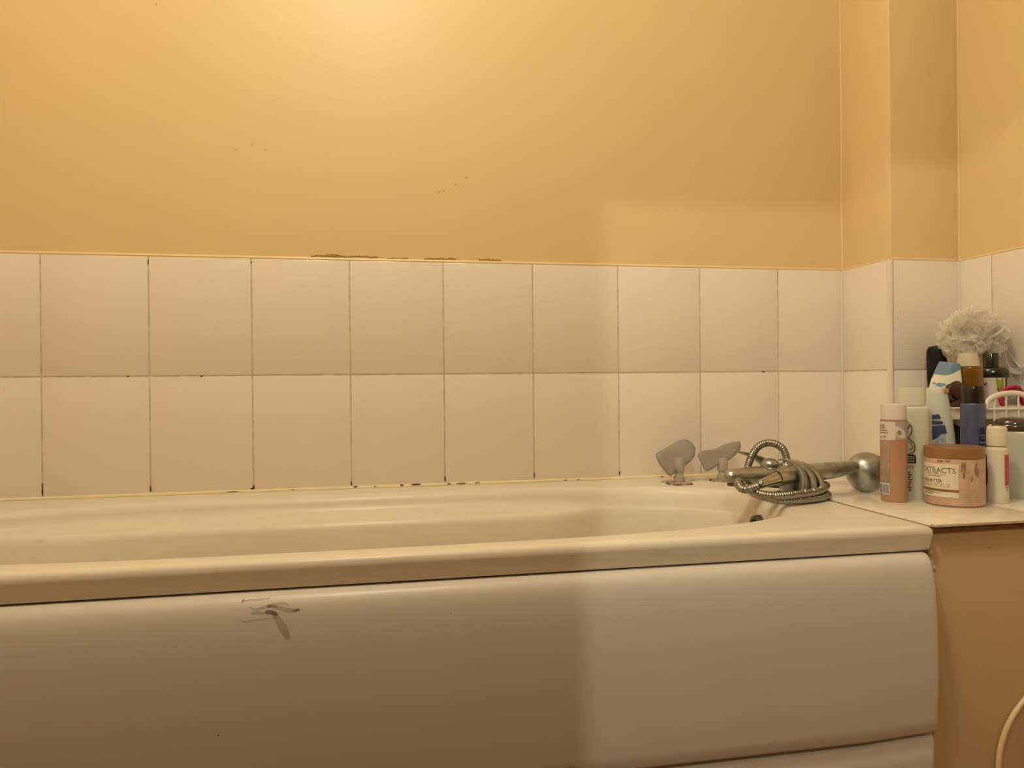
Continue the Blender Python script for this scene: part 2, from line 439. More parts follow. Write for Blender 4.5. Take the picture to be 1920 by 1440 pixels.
# highlight modelled as a pale lump on the deck corner, plus crumbs of sealant
bm = bmesh.new()
for px, py, s in ((82, 969, .0035), (284, 958, .0012), (465, 948, .001), (386, 1014, .0013), (200, 1052, .001), (765, 1007, .001), (1095, 1032, .001)):
    p = at(px, py, 'Y', -.30) if py > 1000 else at(px, py, 'Z', .556)
    if p.y < BY0+.05 or py > 1000: continue
    q = bmesh.new(); bmesh.ops.create_icosphere(q, subdivisions=2, radius=1)
    for v in q.verts: v.co = Vector((p.x+v.co.x*s, p.y+v.co.y*s, .5560+v.co.z*.001))+BL
    merge(bm, q)
o = link('glint_and_sealant_crumb', bm, CAULK, bath); o['kind'] = 'stuff'

# ------------------------------------------------------------------ boxed ledge at the tap end
ZS = .5605
led = thing('boxed_ledge', 'beige painted boxed ledge with a white tiled top at the tap end of the bath', 'ledge', (1.7, -.35, 0))
LL = Vector((-1.7, .35, 0))
bm = bmesh.new(); box(bm, (1.4745, -.640, 0), (XR-.0005, YC-.0005, .5475), .002, 2); box(bm, (1.4745, YC-.0005, 0), (XC-.0005, -.0005, .5475))
for v in bm.verts: v.co += LL
link('boxing', bm, mat('beige_boxing_paint', (.57, .40, .215), .42, bump=.08, bscale=150, noise=.03, nscale=5), led, sharp=30)
bm = bmesh.new(); box(bm, (1.4745, -.6465, .5475), (XR-.0005, YC-.0005, .5562), .001, 1)
for v in bm.verts: v.co += LL
link('board_edge', bm, BOARD, led, sharp=30)
bm = bmesh.new()
STILE = mat('white_ledge_tile', (.77, .70, .59), .20, spec=.5, noise=.05, nscale=35, bump=.015, bscale=12)
bm.free(); bm = tiles(bmesh.new(), [1.4765, 1.70, 1.90, XR-.001], [-.652, -.322, YC-.0085], lambda u, d, z: Vector((u, z, .5562+d)), th=.0043, gap=.0026)
tiles(bm, [1.4765, 1.70, XC-.0085], [YC-.0085, -.0085], lambda u, d, z: Vector((u, z, .5562+d)), th=.0043, gap=.0026)
for v in bm.verts: v.co += LL
link('tiled_top', bm, [STILE, GROUT], led)
bm = bmesh.new(); tube(bm, [Vector((1.4735, -.646+.032*i, .5582))+LL for i in range(20)], .0024, 8)
link('caulk_bead', bm, mat('grimy_caulk', (.78, .69, .55), .5, noise=.08, nscale=60), led)
for p, s in (((1.479, -.641, .50), .004), ((1.482, -.641, .492), .003), ((1.477, -.641, .515), .003), ((1.58, -.6405, .52), .0032), ((1.4765, -.642, .543), .004)):
    q = bmesh.new(); bmesh.ops.create_icosphere(q, subdivisions=2, radius=1)
    for v in q.verts: v.co = Vector(p)+Vector((v.co.x*s*.8, v.co.y*.0014, v.co.z*s*(1.5 if s != .0032 else .55)))+LL
    link('filler_lump', q, mat('filler_paint', (.66, .49, .28), .5), led)
# round cover on the boxing, cut by the right edge of the photo
RC, RR = Vector((1.722, -.640, .176)), .133
cv = thing('round_cover', 'round beige cover with a raised pale rim low on the boxed ledge', 'cover', RC)
link('disc', axis_lathe(bmesh.new(), (0, 0, 0), (0, -1, 0), [(.001, 0), (RR-.002, 0), (RR-.002, .006), (RR-.012, .008), (RR-.03, .006), (.001, .006)], 72), mat('beige_cover_paint', (.54, .36, .19), .45, noise=.02, nscale=8), cv)
bm = bmesh.new(); tube(bm, [Vector((RR*cos(2*pi*i/72), -.0062, RR*sin(2*pi*i/72))) for i in range(72)], .0042, 10, closed=True)
link('rim', bm, mat('pale_rim_paint', (.80, .60, .34), .3), cv)['label'] = 'raised paler rim'

# ------------------------------------------------------------------ lever taps
T1 = [(1231.7, 855), (1235, 849.4), (1251, 842.8), (1268.8, 833.4), (1287.5, 825.5), (1295, 825.5), (1302.5, 830), (1307, 839), (1304.4, 853), (1296.9, 863.4), (1284.7, 872.8), (1273, 879), (1264, 885), (1255.6, 891.6), (1250, 889.7), (1244.4, 882), (1236.9, 871.9), (1232.7, 862.5)]
T2 = [(1310.5, 853), (1323, 846), (1346.6, 842.8), (1365, 835), (1390.6, 828), (1393.4, 832.5), (1390.6, 843.8), (1379, 855), (1364, 865), (1345.6, 871.9), (1324, 882.6), (1318.4, 880.3), (1312.8, 866)]
def paddle(outline, yb, org):
    P = [at(x, y, 'Y', yb) for x, y in outline]
    P = cat_rom(P, 4, closed=True); n = len(P)
    c = sum(P, Vector())/n
    lo = min(p.x for p in P); hi = max(p.x for p in P)
    def pos(p, k, dep):
        q = c+(p-c)*k
        v = q.z-c.z; u = (q.x-c.x)/(hi-lo)
        return Vector((q.x, yb+.010+.45*v-.03*u*u+dep, q.z))-org
    rs = [[pos(p, k, d) for p in P] for k, d in ((.30, .0068), (.70, .0066), (.90, .0055), (.975, .003), (1, 0), (.975, -.0035), (.90, -.0062), (.70, -.0078), (.30, -.0080))]
    return rings(bmesh.new(), rs)
def lever_tap(px, yb, outline, pillar_px, label):
    base = Vector((at(px, 905, 'Y', yb).x, yb, ZD+.0012))
    t = thing('lever_tap', label, 'tap', base, group='lever taps on the back corner of the bath')
    link('lever', paddle(outline, yb, base), SATIN, t, sharp=60)
    k = mpp(base)
    ztop = at(px, 866, 'Y', yb).z-base.z
    link('sleeve', lathe(bmesh.new(), [(.001, ztop-.020), (.0108, ztop-.020), (.0116, ztop-.018), (.0116, ztop+.002), (.0100, ztop+.009), (.001, ztop+.010)]), SATIN_L, t)
    link('pillar', lathe(bmesh.new(), [(.001, .001), (.0115, .001), (.0118, .016), (.0092, .0185), (.0088, ztop-.014), (.001, ztop-.014)]), SATIN_L, t)
    fl = link('flange', lathe(bmesh.new(), [(.001, 0), (.025, 0), (.026, .0012), (.024, .0028), (.012, .0045), (.001, .0045)]), mat('tarnished_flange', (.44, .35, .27), .5, metal=.3, noise=.3, nscale=80), t)
    bm = bmesh.new()
    for a in range(0, 360, 14):
        if random.random() < .62:
            q = bmesh.new(); bmesh.ops.create_icosphere(q, subdivisions=1, radius=1); rr = random.uniform(.0235, .0275)
            sx = random.uniform(.002, .005)
            for v in q.verts: v.co = Vector((rr*cos(radians(a))+v.co.x*sx, rr*sin(radians(a))+v.co.y*sx, .0014+v.co.z*.0012))
            merge(bm, q)
    o = link('rust_stain', bm, LIME, fl); o['kind'] = 'stuff'
    return t
lever_tap(1273.5, -.118, T1, None, 'grey lever tap by the tiles with a broad tilted paddle, standing clear of the spout')
lever_tap(1355, -.100, T2, None, 'grey lever tap just behind the bath spout, narrow paddle pointing up to the right')

# ------------------------------------------------------------------ mixer, hose and handset
MB_ = Vector((1.424, -.345, ZD+.001))
mx = thing('bath_mixer', 'dull chrome bath mixer spout with a shower cradle on the tap end of the bath', 'bath mixer', MB_)
bm = lathe(bmesh.new(), [(.001, 0), (.0455, 0), (.0465, .0015), (.0465, .0075), (.0445, .0098), (.038, .0105), (.001, .0105)], 48, cx=-.010, cy=-.028, dy=.84, n=2.6)
link('base_plate', bm, CHROME, mx)
link('base_column', lathe(bmesh.new(), [(.001, .006), (.024, .006), (.026, .010), (.021, .013), (.020, .036), (.001, .036)]), CHROME, mx)
s0 = at(1358.5, 893.5, 'Y', -.345)-MB_
ax = Vector((-s0.x+.022, 0, -s0.z+.0435))
bm = axis_lathe(bmesh.new(), s0, ax, [(.001, 0), (.005, .0006), (.0092, .0028), (.0122, .0065), (.0138, .012), (.0150, .03), (.0172, .07), (.0190, .11), (.0196, ax.length), (.016, ax.length+.006), (.001, ax.length+.008)], 40)
link('spout', bm, CHROME, mx)
bm = bmesh.new(); axis_lathe(bm, s0+ax.normalized()*.016+Vector((0, 0, -.004)), (0, 0, -1), [(.001, 0), (.0100, 0), (.0104, .008), (.0098, .0135), (.0075, .0135), (.0065, .010), (.001, .010)], 28)
link('spout_outlet', bm, DARKM, mx)
kb = at(1443.5, 886, 'Y', -.345)-MB_
sc = mpp(MB_)
bm = lathe(bmesh.new(), [(.001, kb.z-.004), (.0175*1.1, kb.z-.004), (.0185*1.1, kb.z-.0015), (.0165*1.05, kb.z+.0005), (.0150, kb.z+.002), (.0150, kb.z+.0085), (.0142, kb.z+.0105), (.0168, kb.z+.0135), (.0172, kb.z+.0165), (.0155, kb.z+.021), (.0105, kb.z+.0252), (.004, kb.z+.027), (.001, kb.z+.0272)], cx=kb.x, cy=0)
link('diverter_knob', bm, CHROME, mx)
oc = at(1474, 880.5, 'Y', -.345)-MB_
bm = lathe(bmesh.new(), [(.001, oc.z-.012), (.0115, oc.z-.012), (.0118, oc.z-.002), (.0125, oc.z+.001), (.0125, oc.z+.010), (.0112, oc.z+.0125), (.0085, oc.z+.013), (.001, oc.z+.013)], 24, cx=oc.x)
link('hose_outlet', bm, CHROME, mx)
# cradle: two curved forks
def fork(base, tip, mid, w0, yo):
    P = cat_rom([base, mid[0], mid[1], tip], 10); n = len(P)
    bm = bmesh.new()
    tube(bm, P, lambda i, n: w0*(1-i/(n-1))**.8+.0022, 14, flat=.36, up=(-.5, .35, .8))
    tube(bm, [p+Vector((.006, .004, .001)) for p in P[:-4]], lambda i, n: (w0*.8)*(1-i/(n-1))**.8+.002, 14, flat=.36, up=(-.5, .35, .8))
    q = bmesh.new(); bmesh.ops.create_icosphere(q, subdivisions=2, radius=.0028)
    for v in q.verts: v.co += P[-1]
    merge(bm, q)
    return bm
V = lambda px, py, y: at(px, py, 'Y', y)-MB_
FY = -.421
bm = bmesh.new()
for path, w0 in ((((1462, 861), (1478, 864), (1494, 873), (1504, 889), (1506, 905), (1505, 919)), .0074), (((1462, 861), (1481, 864.5), (1502, 873), (1517, 888), (1522, 904), (1522, 919)), .0082), (((1462, 860.5), (1484, 863.5), (1510, 872), (1528, 885), (1537, 902), (1538, 918)), .0068)):
    P = cat_rom([V(px, py, FY+.010*max(0, (px-1500)/40)) for px, py in path], 8)
    tube(bm, P, lambda i, n: .0014+w0*smooth(0, .75, i/(n-1)), 14, flat=.8)
q = bmesh.new(); bmesh.ops.create_icosphere(q, subdivisions=2, radius=.0030)
for v in q.verts: v.co += V(1462, 861, FY)
merge(bm, q)
link('cradle_fork', bm, CHROME, mx)
bm = fork(V(1446, 892, -.300), V(1377.5, 846, -.300), (V(1438, 872, -.300), V(1412, 856, -.300)), .0135, 0)
link('cradle_fork', bm, CHROME, mx)
bm = bmesh.new(); tube(bm, cat_rom([V(1521, 917, -.417), V(1516, 919, -.39), V(1500, 915, -.36), V(1472, 902, -.32), V(1446, 893, -.30)], 6), .0085, 14)
link('cradle_arm', bm, CHROME, mx)
# hose
H0 = at(1474.5, 870, 'Y', -.345)
W_ = lambda px, py, y: at(px, py, 'Y', y)
HP = [H0, W_(1474.5, 858, -.345), W_(1468, 842, -.342), W_(1455, 833, -.335), W_(1440, 830.5, -.325), W_(1424, 836, -.318), W_(1412, 850, -.312), W_(1405, 866, -.310), W_(1402, 880, -.310), W_(1404, 893, -.308),
      W_(1418, 903, -.296), W_(1450, 908, -.278), W_(1500, 912, -.285), W_(1538, 918, -.330), W_(1549, 928, -.385), W_(1530, 937, -.412),
      W_(1490, 939.5, -.424), W_(1450, 936, -.422), W_(1420, 928, -.405), W_(1404, 916, -.370), W_(1410, 906, -.320), W_(1440, 902, -.288), W_(1500, 904, -.296), W_(1536, 906, -.345),
      W_(1546, 911, -.392), W_(1528, 920, -.418), W_(1490, 926, -.430), W_(1450, 929.5, -.430), W_(1422, 925, -.418), W_(1400, 915, -.385), W_(1388, 904, -.370), W_(1383.5, 905, -.388), W_(1386, 914, -.402), W_(1396, 917.5, -.410), W_(1411, 913.5, -.412), W_(1424, 908.5, -.411)]
HPs = resample(cat_rom(HP, 16), .00075)
for p in HPs:          # keep the coils on top of the deck where they lie on it
    p.z = max(p.z, ZD+.0104)
    if p.z < .592 and p.y < -.38: p.y -= .004
hz = thing('shower_hose', 'ribbed metal shower hose looped up and coiled round the bath mixer', 'hose', H0)
bm = bmesh.new(); tube(bm, [p-H0 for p in HPs], lambda i, n: .0061+.00135*abs(sin(pi*i/5.6))**.6, 12)
link('ribbed_tube', bm, mat('hose_steel', (.34, .335, .305), .24, metal=1, noise=.06, nscale=90), hz, sharp=0 or 80)
# handset
N0 = W_(1424, 908.5, -.411); N1 = W_(1458, 897, -.404); N2 = W_(1500, 887, -.395)
hs = thing('shower_handset', 'chrome hand shower lying in the mixer cradle, head towards the bottles', 'hand shower', N1)
d01 = (N1-N0)
bm = axis_lathe(bmesh.new(), N0-N1, d01, [(.001, 0), (.0072, 0), (.0078, .001), (.0082, .003), (.0100, d01.length*.6), (.0122, d01.length-.001), (.001, d01.length)], 28)
link('hose_nut', bm, CHROME_B, hs)
N3 = W_(1550, 883, -.385); N4 = W_(1582, 878, -.374); N5 = W_(1603, 876, -.366); 
P = cat_rom([N1-N1, N2-N1, N3-N1, N4-N1, N5-N1, W_(1622, 880, -.360)-N1], 10)
bm = bmesh.new(); tube(bm, P, lambda i, n: .0142+.0018*sin(min(1, i/(n*.3))*pi/2)-.0062*smooth(.38, .85, i/n), 20)
link('handle', bm, WORN, hs, sharp=60)
hc = W_(1606, 868, -.366)-N1; hd = Vector((.80, .34, -.50))
bm = axis_lathe(bmesh.new(), hc-hd.normalized()*.002, hd, [(.001, 0), (.010, .0012), (.0185, .0055), (.027, .0135), (.0335, .023), (.0375, .034), (.0392, .045), (.0392, .052), (.036, .0545), (.001, .0545)], 44)
hd_o = link('shower_head', bm, WORN, hs, sharp=50)
bm = axis_lathe(bmesh.new(), hc+hd.normalized()*.0522, hd, [(.001, 0), (.033, 0), (.033, .0012), (.001, .0016)], 36)
link('spray_plate', bm, mat('grey_spray_plate', (.25, .24, .22), .4), hd_o)

# ------------------------------------------------------------------ bottles on the ledge
def zt(px, py, y): return at(px, py, 'Y', y).z-ZS
INK = mat('dark_brown_ink', (.06, .03, .018), .7); INK2 = mat('red_brown_ink', (.22, .07, .045), .7); BLACKINK = mat('black_ink', (.02, .018, .016), .6)
GINK = mat('grey_brown_ink', (.30, .22, .15), .7)
# body wash
x, y = 1.5645, -.4485
t = thing('body_wash_bottle', 'slim peach body wash bottle with a barcode, beside the shower head', 'bottle', (x, y, ZS), face_cam(x, y))
H = zt(1678, 757, y); a = .0218; b = .0185
PEACH = mat('peach_gel', alb(160, 105, 62, .80), .25, spec=.5, coat=.3)
zc = zt(1678, 787, y)
link('body', lathe(bmesh.new(), [(.001, 0), (a*.93, 0), (a*.99, .003), (a, .008), (a, zc-.002), (a*.985, zc), (.001, zc)], dy=b/a, n=2.2), PEACH, t)
link('cap', lathe(bmesh.new(), [(.001, zc+.0006), (a*.97, zc+.0006), (a*.97, H-.005), (a*.93, H-.001), (a*.86, H), (.001, H)], dy=b/a, n=2.2), mat('beige_pink_cap', alb(196, 160, 122, .8), .4), t)
z0, z1 = zt(1678, 824, y), zt(1678, 790, y)
o = link('label', patch(bmesh.new(), a, b, -.995, .12, z0, z1, .0008), mat('pale_peach_label', alb(192, 158, 120, .8), .45), t)
bm = patch(bmesh.new(), a, b, .12, .995, z0+.001, z1, .0008)
link('picture_label', bm, mat('grey_brown_label', alb(150, 118, 86, .7), .45), t)
bm = bmesh.new(); blob_patch(bm, a, b, [(.42+.42*cos(q), (z0+z1)/2-.002+.009*sin(q)+.006*cos(q)*-1) for q in [2*pi*i/20 for i in range(20)]], .0012, 0)
blob_patch(bm, a, b, [(.38+.17*cos(q), (z0+z1)/2-.003+.0045*sin(q)) for q in [2*pi*i/16 for i in range(16)]], .0016, 1)
link('fruit_print', bm, [mat('pale_fruit', alb(190, 160, 122, .8), .5), mat('brown_stone', alb(130, 98, 66, .7), .5)], t)
link('back_label', patch(bmesh.new(), a, b, -.995, -.28, .0165, z0, .0006), mat('brown_back_label', alb(128, 92, 62, .62), .4, noise=.22, nscale=90), t)
bm = bmesh.new(); zb0, zb1 = zt(1662, 926, y), zt(1662, 905, y)
patch(bm, a, b, -.97, -.30, zb0, zb1, .0012)
link('barcode', bm, mat('barcode_white', alb(190, 170, 135, .8), .5), t)
bm = bmesh.new()
ss = -.93
while ss < -.36:
    wv = random.choice((.018, .03, .045)); patch(bm, a, b, ss, ss+wv, zb0+.002, zb1-.002, .0016, 2); ss += wv+random.choice((.02, .035))
link('barcode_bar', bm, mat('barcode_dark', alb(100, 78, 55, .7), .6), t)['kind'] = 'stuff'
bm = bmesh.new()
for k, (sa, sb) in enumerate(((-.93, -.62), (-.93, -.60), (-.93, -.45), (-.93, -.38))):
    patch(bm, a, b, sa, sb, z1-.007-.0044*k, z1-.0055-.0044*k, .0014, 4)
patch(bm, a, b, -.9, -.82, z0+.004, z0+.007, .0014, 3); patch(bm, a, b, -.7, -.58, z0+.004, z0+.0075, .0014, 3)
link('lettering', bm, GINK, o)
# cream lotion bottle
x, y = 1.6195, -.4265
t = thing('lotion_bottle', 'tall cream lotion bottle between the peach bottle and the scrub jar', 'bottle', (x, y, ZS), face_cam(x, y))
H = zt(1712, 727, y); zc = zt(1712, 761, y); a, b = .0292, .0165
CREAM = mat('cream_plastic', alb(182, 158, 112, .78), .38, spec=.4)
link('body', lathe(bmesh.new(), [(.001, 0), (a*.95, 0), (a, .004), (a, zc-.012), (a*.985, zc-.006), (a*.93, zc-.002), (a*.82, zc), (.001, zc)], dy=b/a, n=2.3), CREAM, t)
link('cap', lathe(bmesh.new(), [(.001, zc+.0005), (a*.80, zc+.0005), (a*.80, H-.003), (a*.77, H), (.001, H)], dy=b/a*1.1, n=2.4), mat('cream_cap', alb(200, 171, 122, .88), .4), t)
SOFF = .20
bm = bmesh.new()
for pts, r in (([(-.42, .128), (-.30, .136), (-.20, .132), (-.22, .122), (-.40, .112)], .0007), ([(-.45, .112), (-.25, .108), (-.05, .100), (-.08, .088), (-.35, .084)], .0008), ([(-.42, .107), (-.22, .101), (-.18, .093), (-.38, .090)], .0006)):
    tube(bm, cat_rom([onb(a, b, s, z, .0003) for s, z in pts], 8), r, 6)
o = link('swirl_print', bm, INK, t)
bm = blob_patch(bmesh.new(), a, b, [(-.46, .066), (.02, .066), (.02, .077), (-.03, .081), (-.12, .0825), (-.46, .0825)], .0008)
o = link('badge', bm, BLACKINK, t)
bm = bmesh.new()
for zz in (.078, .0745, .070):
    for s_ in (-.42, -.33, -.24, -.15): patch(bm, a, b, s_, s_+.06, zz-.001, zz+.001, .0013, 2)
link('badge_lettering', bm, mat('pale_ink', (.55, .5, .4), .6), o)
bm = bmesh.new()
merge(bm, wrap_text('IST', .0085, a, b, -.44, .0585, bold=.0001)); 
link('lettering', bm, GINK, t, sharp=0)
bm = bmesh.new()
zz = .051
for wv in (.05, .12, .09, .16, .10, .06, .13, .10):
    patch(bm, a, b, -.43, -.43+.10+wv, zz-.0016, zz, .0009, 3); patch(bm, a, b, -.43+wv*.6, -.43+wv*.6+.06, zz-.0038, zz, .0009, 3); zz -= .0047
link('red_lettering', bm, INK2, t)
SOFF = 0.
# white shampoo bottle with navy print
x, y = 1.6855, -.4105
t = thing('shampoo_bottle', 'white curved shampoo bottle with navy print behind the cream lotion bottle', 'bottle', (x, y, ZS), face_cam(x, y))
k = mpp((x, y, .65)); pc = 1744.
H = zt(1748, 727, y)
prof = []
for py, xr in ((942, 1771.5), (900, 1774.5), (850, 1775), (820, 1774), (790, 1770.5), (760, 1766), (740, 1762.5), (731, 1761)):
    prof.append(((xr-pc)*k, max(0, zt(1750, py, y)), .62))
prof = [(.001, 0, .62), (prof[0][0]*.97, 0, .62)]+[(r_, max(z_, .003), d_) for r_, z_, d_ in prof]+[(prof[-1][0]*.93, H-.001, .6), (prof[-1][0]*.9, H, .6), (.001, H, .6)]
WB = mat('white_bottle_plastic', alb(190, 167, 124, .82), .35)
body = link('body', lathe(bmesh.new(), prof, n=2.2), WB, t)
a = .0295; b = a*.62
def pr(pts): return [((px-pc)*k/a, zt(1750, py, y)) for px, py in pts]
bm = bmesh.new()
blob_patch(bm, a, b, pr([(1737, 777), (1748, 776), (1751, 783), (1737, 785)]), .0012, 0)
blob_patch(bm, a, b, pr([(1737, 788), (1752, 788.5), (1755, 791), (1752, 794), (1737, 795)]), .0012, 0)
blob_patch(bm, a, b, pr([(1737, 798), (1757, 796), (1760, 811), (1752, 812), (1745, 820), (1737, 824)]), .0012, 0)
blob_patch(bm, a, b, pr([(1744, 820), (1752, 813), (1758, 812), (1759, 832), (1742, 834)]), .0012, 1)
link('label_print', bm, [mat('navy_print', alb(44, 46, 58, .6), .4), mat('silver_print', alb(150, 140, 115, .8), .4, noise=.3, nscale=200)], t)
bm = bmesh.new(); q0 = at(1760, 731, 'Y', y-.012)
patch(bm, .0205, .0135, .55, .98, H-.009, H-.0015, .0004, 6)
link('orange_tab', bm, mat('orange_tab', alb(205, 125, 80, .85), .4), t)
# body scrub jar
x, y = 1.6465, -.4965
t = thing('scrub_jar', 'wide body scrub jar with a brown lid at the front of the ledge', 'jar', (x, y, ZS), face_cam(x, y))
a = .0470
zl = zt(1785, 863, y-.047); H = zt(1785, 836, y)-.0005
SCRUB = mat('pink_brown_scrub', alb(178, 128, 86, .80), .35, noise=.16, nscale=70, coat=.3)
link('body', lathe(bmesh.new(), [(.001, 0), (a*.955, 0), (a*.985, .002), (a, .006), (a, zl-.002), (a*.98, zl), (.001, zl)], 64), SCRUB, t)
link('base_ring', lathe(bmesh.new(), [(a*.9, .0002), (a*.975, .0002), (a*.992, .0022), (a*.985, .0032), (a*.9, .0025)], 64), mat('brown_base', alb(120, 80, 45, .7), .3), t)
zlid = zt(1785, 862.5, y-.047)
link('lid', lathe(bmesh.new(), [(.001, zlid), (a*1.002, zlid), (a*1.006, zlid+.0006), (a*1.006, zlid+.002), (a*1.006, H-.0035), (a*1.006, H-.0018), (a*.998, H-.0004), (a*.985, H), (a*.965, H-.0003), (a*.955, H-.0006), (a*.945, H-.0007), (a*.90, H-.0007), (a*.4, H-.0007), (.001, H-.0007)], 72), mat('brown_lid', alb(128, 78, 36, .72), .32, noise=.03, nscale=30), t)
zl0, zl1 = .0165, zt(1752, 873, y-.04)
s0_, s1_ = -.965, .135
lb = link('label', patch(bmesh.new(), a, a, s0_, s1_, zl0, zl1, .0006, 24), mat('cream_label', alb(205, 172, 122, .86), .5), t)
ZP = lambda py: zt(1760, py, y-.045)-.0005
bm = bmesh.new(); merge(bm, wrap_text('EXTRACTS', .0128, a, a, -.945, ZP(886), sx=.98, bold=.00012)); link('lettering', bm, mat('brown_print', alb(110, 78, 48, .7), .6), lb, sharp=0)
bm = bmesh.new()
merge(bm, wrap_text('BODY CARE', .0042, a, a, -.83, ZP(892.3)))
patch(bm, a, a, -.42, -.24, ZP(894), ZP(893.5), .0009, 3); patch(bm, a, a, -.80, -.45, ZP(897.3), ZP(896.2), .0009, 4)
tube(bm, cat_rom([onb(a, a, s_, z_, .0008) for s_, z_ in ((-.47, ZP(897.2)), (-.42, ZP(895.8)), (-.40, ZP(893.2)), (-.44, ZP(892)))], 5), .00022, 5)
merge(bm, wrap_text('SHEA BUTTER', .0072, a, a, -.945, ZP(906.5), sx=.88, bold=.00018))
link('lettering', bm, mat('dark_brown_print', alb(92, 62, 38, .7), .6), lb, sharp=0)
bm = bmesh.new(); merge(bm, wrap_text('BODY SCRUB', .0098, a, a, -.945, ZP(914.5), sx=.88)); link('lettering', bm, mat('tan_print', alb(160, 124, 84, .8), .6), lb, sharp=0)
bm = patch(bmesh.new(), a, a, s0_, s1_, ZP(926), ZP(921.3), .0010, 24); link('brown_stripe', bm, mat('stripe_brown', alb(112, 66, 34, .7), .5), lb)
bm = bmesh.new(); merge(bm, wrap_text('exfoliates and softens', .0036, a, a, -.93, ZP(928.7), sx=.95)); merge(bm, wrap_text('300 ml', .0036, a, a, -.93, ZP(931.4)))
bm.free(); bm = bmesh.new()
for s_, e_, py in ((-.93, -.45, 928.6), (-.93, -.66, 931.6)):
    q = s_
    while q < e_:
        patch(bm, a, a, q, q+.03, ZP(py)-.0007, ZP(py)+.0007, .0009, 2); q += .042
link('fine_print', bm, mat('dark_brown_print', (.1, .05, .02)), lb)
random.seed(9)
for s_, z_, wx, wz in ((.33, .070, .05, .011), (.68, .066, .06, .013), (.25, .070, .04, .010), (-.45, zlid-.0045, .14, .0026), (-.20, zlid-.0042, .10, .0024), (.72, .06, .05, .008), (.3, .055, .05, .006), (.55, .05, .04, .007)):
    link('scrub_streak', blob_patch(bmesh.new(), a, a, [(s_+wx*cos(q)*random.uniform(.6, 1.1), z_+wz*sin(q)*random.uniform(.6, 1.1)) for q in [2*pi*i/14 for i in range(14)]], .0004), mat('scrub_streak', alb(138, 96, 64, .85), .4, noise=.15, nscale=150), t)
# blue deodorant can
x, y = 1.7155, -.4640
t = thing('deodorant_can', 'tall blue deodorant can with a black cap standing behind the scrub jar', 'spray can', (x, y, ZS), face_cam(x, y))
H = zt(1827, 724, y); zc = zt(1827, 756, y); a = .0204
link('body', lathe(bmesh.new(), [(.001, 0), (a*.94, 0), (a, .003), (a, zc-.004), (a*.985, zc-.001), (a*.96, zc), (.001, zc)], 48), mat('slate_blue_can', alb(74, 70, 76, .75), .34, metal=.2, noise=.04, nscale=20), t)
link('cap', lathe(bmesh.new(), [(.001, zc+.0005), (a*.95, zc+.0005), (a*.93, H-.012), (a*.88, H-.002), (a*.84, H), (.001, H+.0002)], 48), mat('black_glossy_cap', (.018, .017, .012), .14), t)
lb = link('label', patch(bmesh.new(), a, a, .42, .999, .004, zt(1840, 800, y), .0006), mat('navy_label', alb(34, 34, 42, .6), .35, noise=.3, nscale=60), t)
bm = bmesh.new()
for k_, (s_, zz, wv) in enumerate(((.55, .118, .3), (.62, .113, .2), (.5, .105, .38), (.66, .098, .2), (.6, .09, .3), (.7, .08, .15), (.6, .07, .2), (.55, .05, .3), (.62, .03, .25))):
    patch(bm, a, a, s_, min(.97, s_+wv), zz-.0012, zz+.0008, .001, 3)
link('lettering', bm, mat('silver_ink', alb(120, 115, 105, .7), .5), lb)
# roll-on bottle
x, y = 1.7280, -.5030
t = thing('roll_on_bottle', 'small white bottle with a red side panel standing right of the scrub jar', 'bottle', (x, y, ZS), face_cam(x, y))
a = .0178; H = zt(1866, 799, y); z1 = zt(1866, 835.5, y); z2 = zt(1866, 838, y)
IV = mat('ivory_plastic', alb(212, 178, 128, .9), .4)
link('body', lathe(bmesh.new(), [(.001, 0), (a*.93, 0), (a, .003), (a, .02), (a*.965, .03), (a*.955, z2-.006), (a*.92, z2-.002), (a*.84, z2), (.001, z2)], 40), IV, t)
link('neck', lathe(bmesh.new(), [(.001, z2-.001), (a*.80, z2-.001), (a*.80, z1+.001), (.001, z1+.001)], 32), mat('neck_brown', alb(150, 115, 75, .6), .5), t)
link('cap', lathe(bmesh.new(), [(.001, z1), (a*.88, z1), (a*.90, z1+.002), (a*.90, H-.009), (a*.88, H-.0075), (a*.89, H-.0055), (a*.86, H-.002), (a*.78, H), (.001, H)], 40), IV, t)
bm = patch(bmesh.new(), a*.96, a*.96, .66, .999, zt(1880, 908, y), zt(1880, 851, y), .0006)
lb = link('label', bm, mat('red_panel', alb(172, 58, 58, .85), .45), t)
bm = patch(bmesh.new(), a*.96, a*.96, -.999, -.85, .03, .085, .0006); patch(bm, a*.96, a*.96, -.999, -.78, .035, .06, .0006)
link('dark_label', bm, mat('maroon_panel', alb(80, 40, 32, .6), .45), t)
bm = bmesh.new()
for zz in (.0275, .0235): patch(bm, a*.97, a*.97, .74, .81, zz, zz+.0016, .0006, 2); patch(bm, a*.97, a*.97, .85, .91, zz, zz+.0016, .0006, 2)
link('lettering', bm, INK, t)
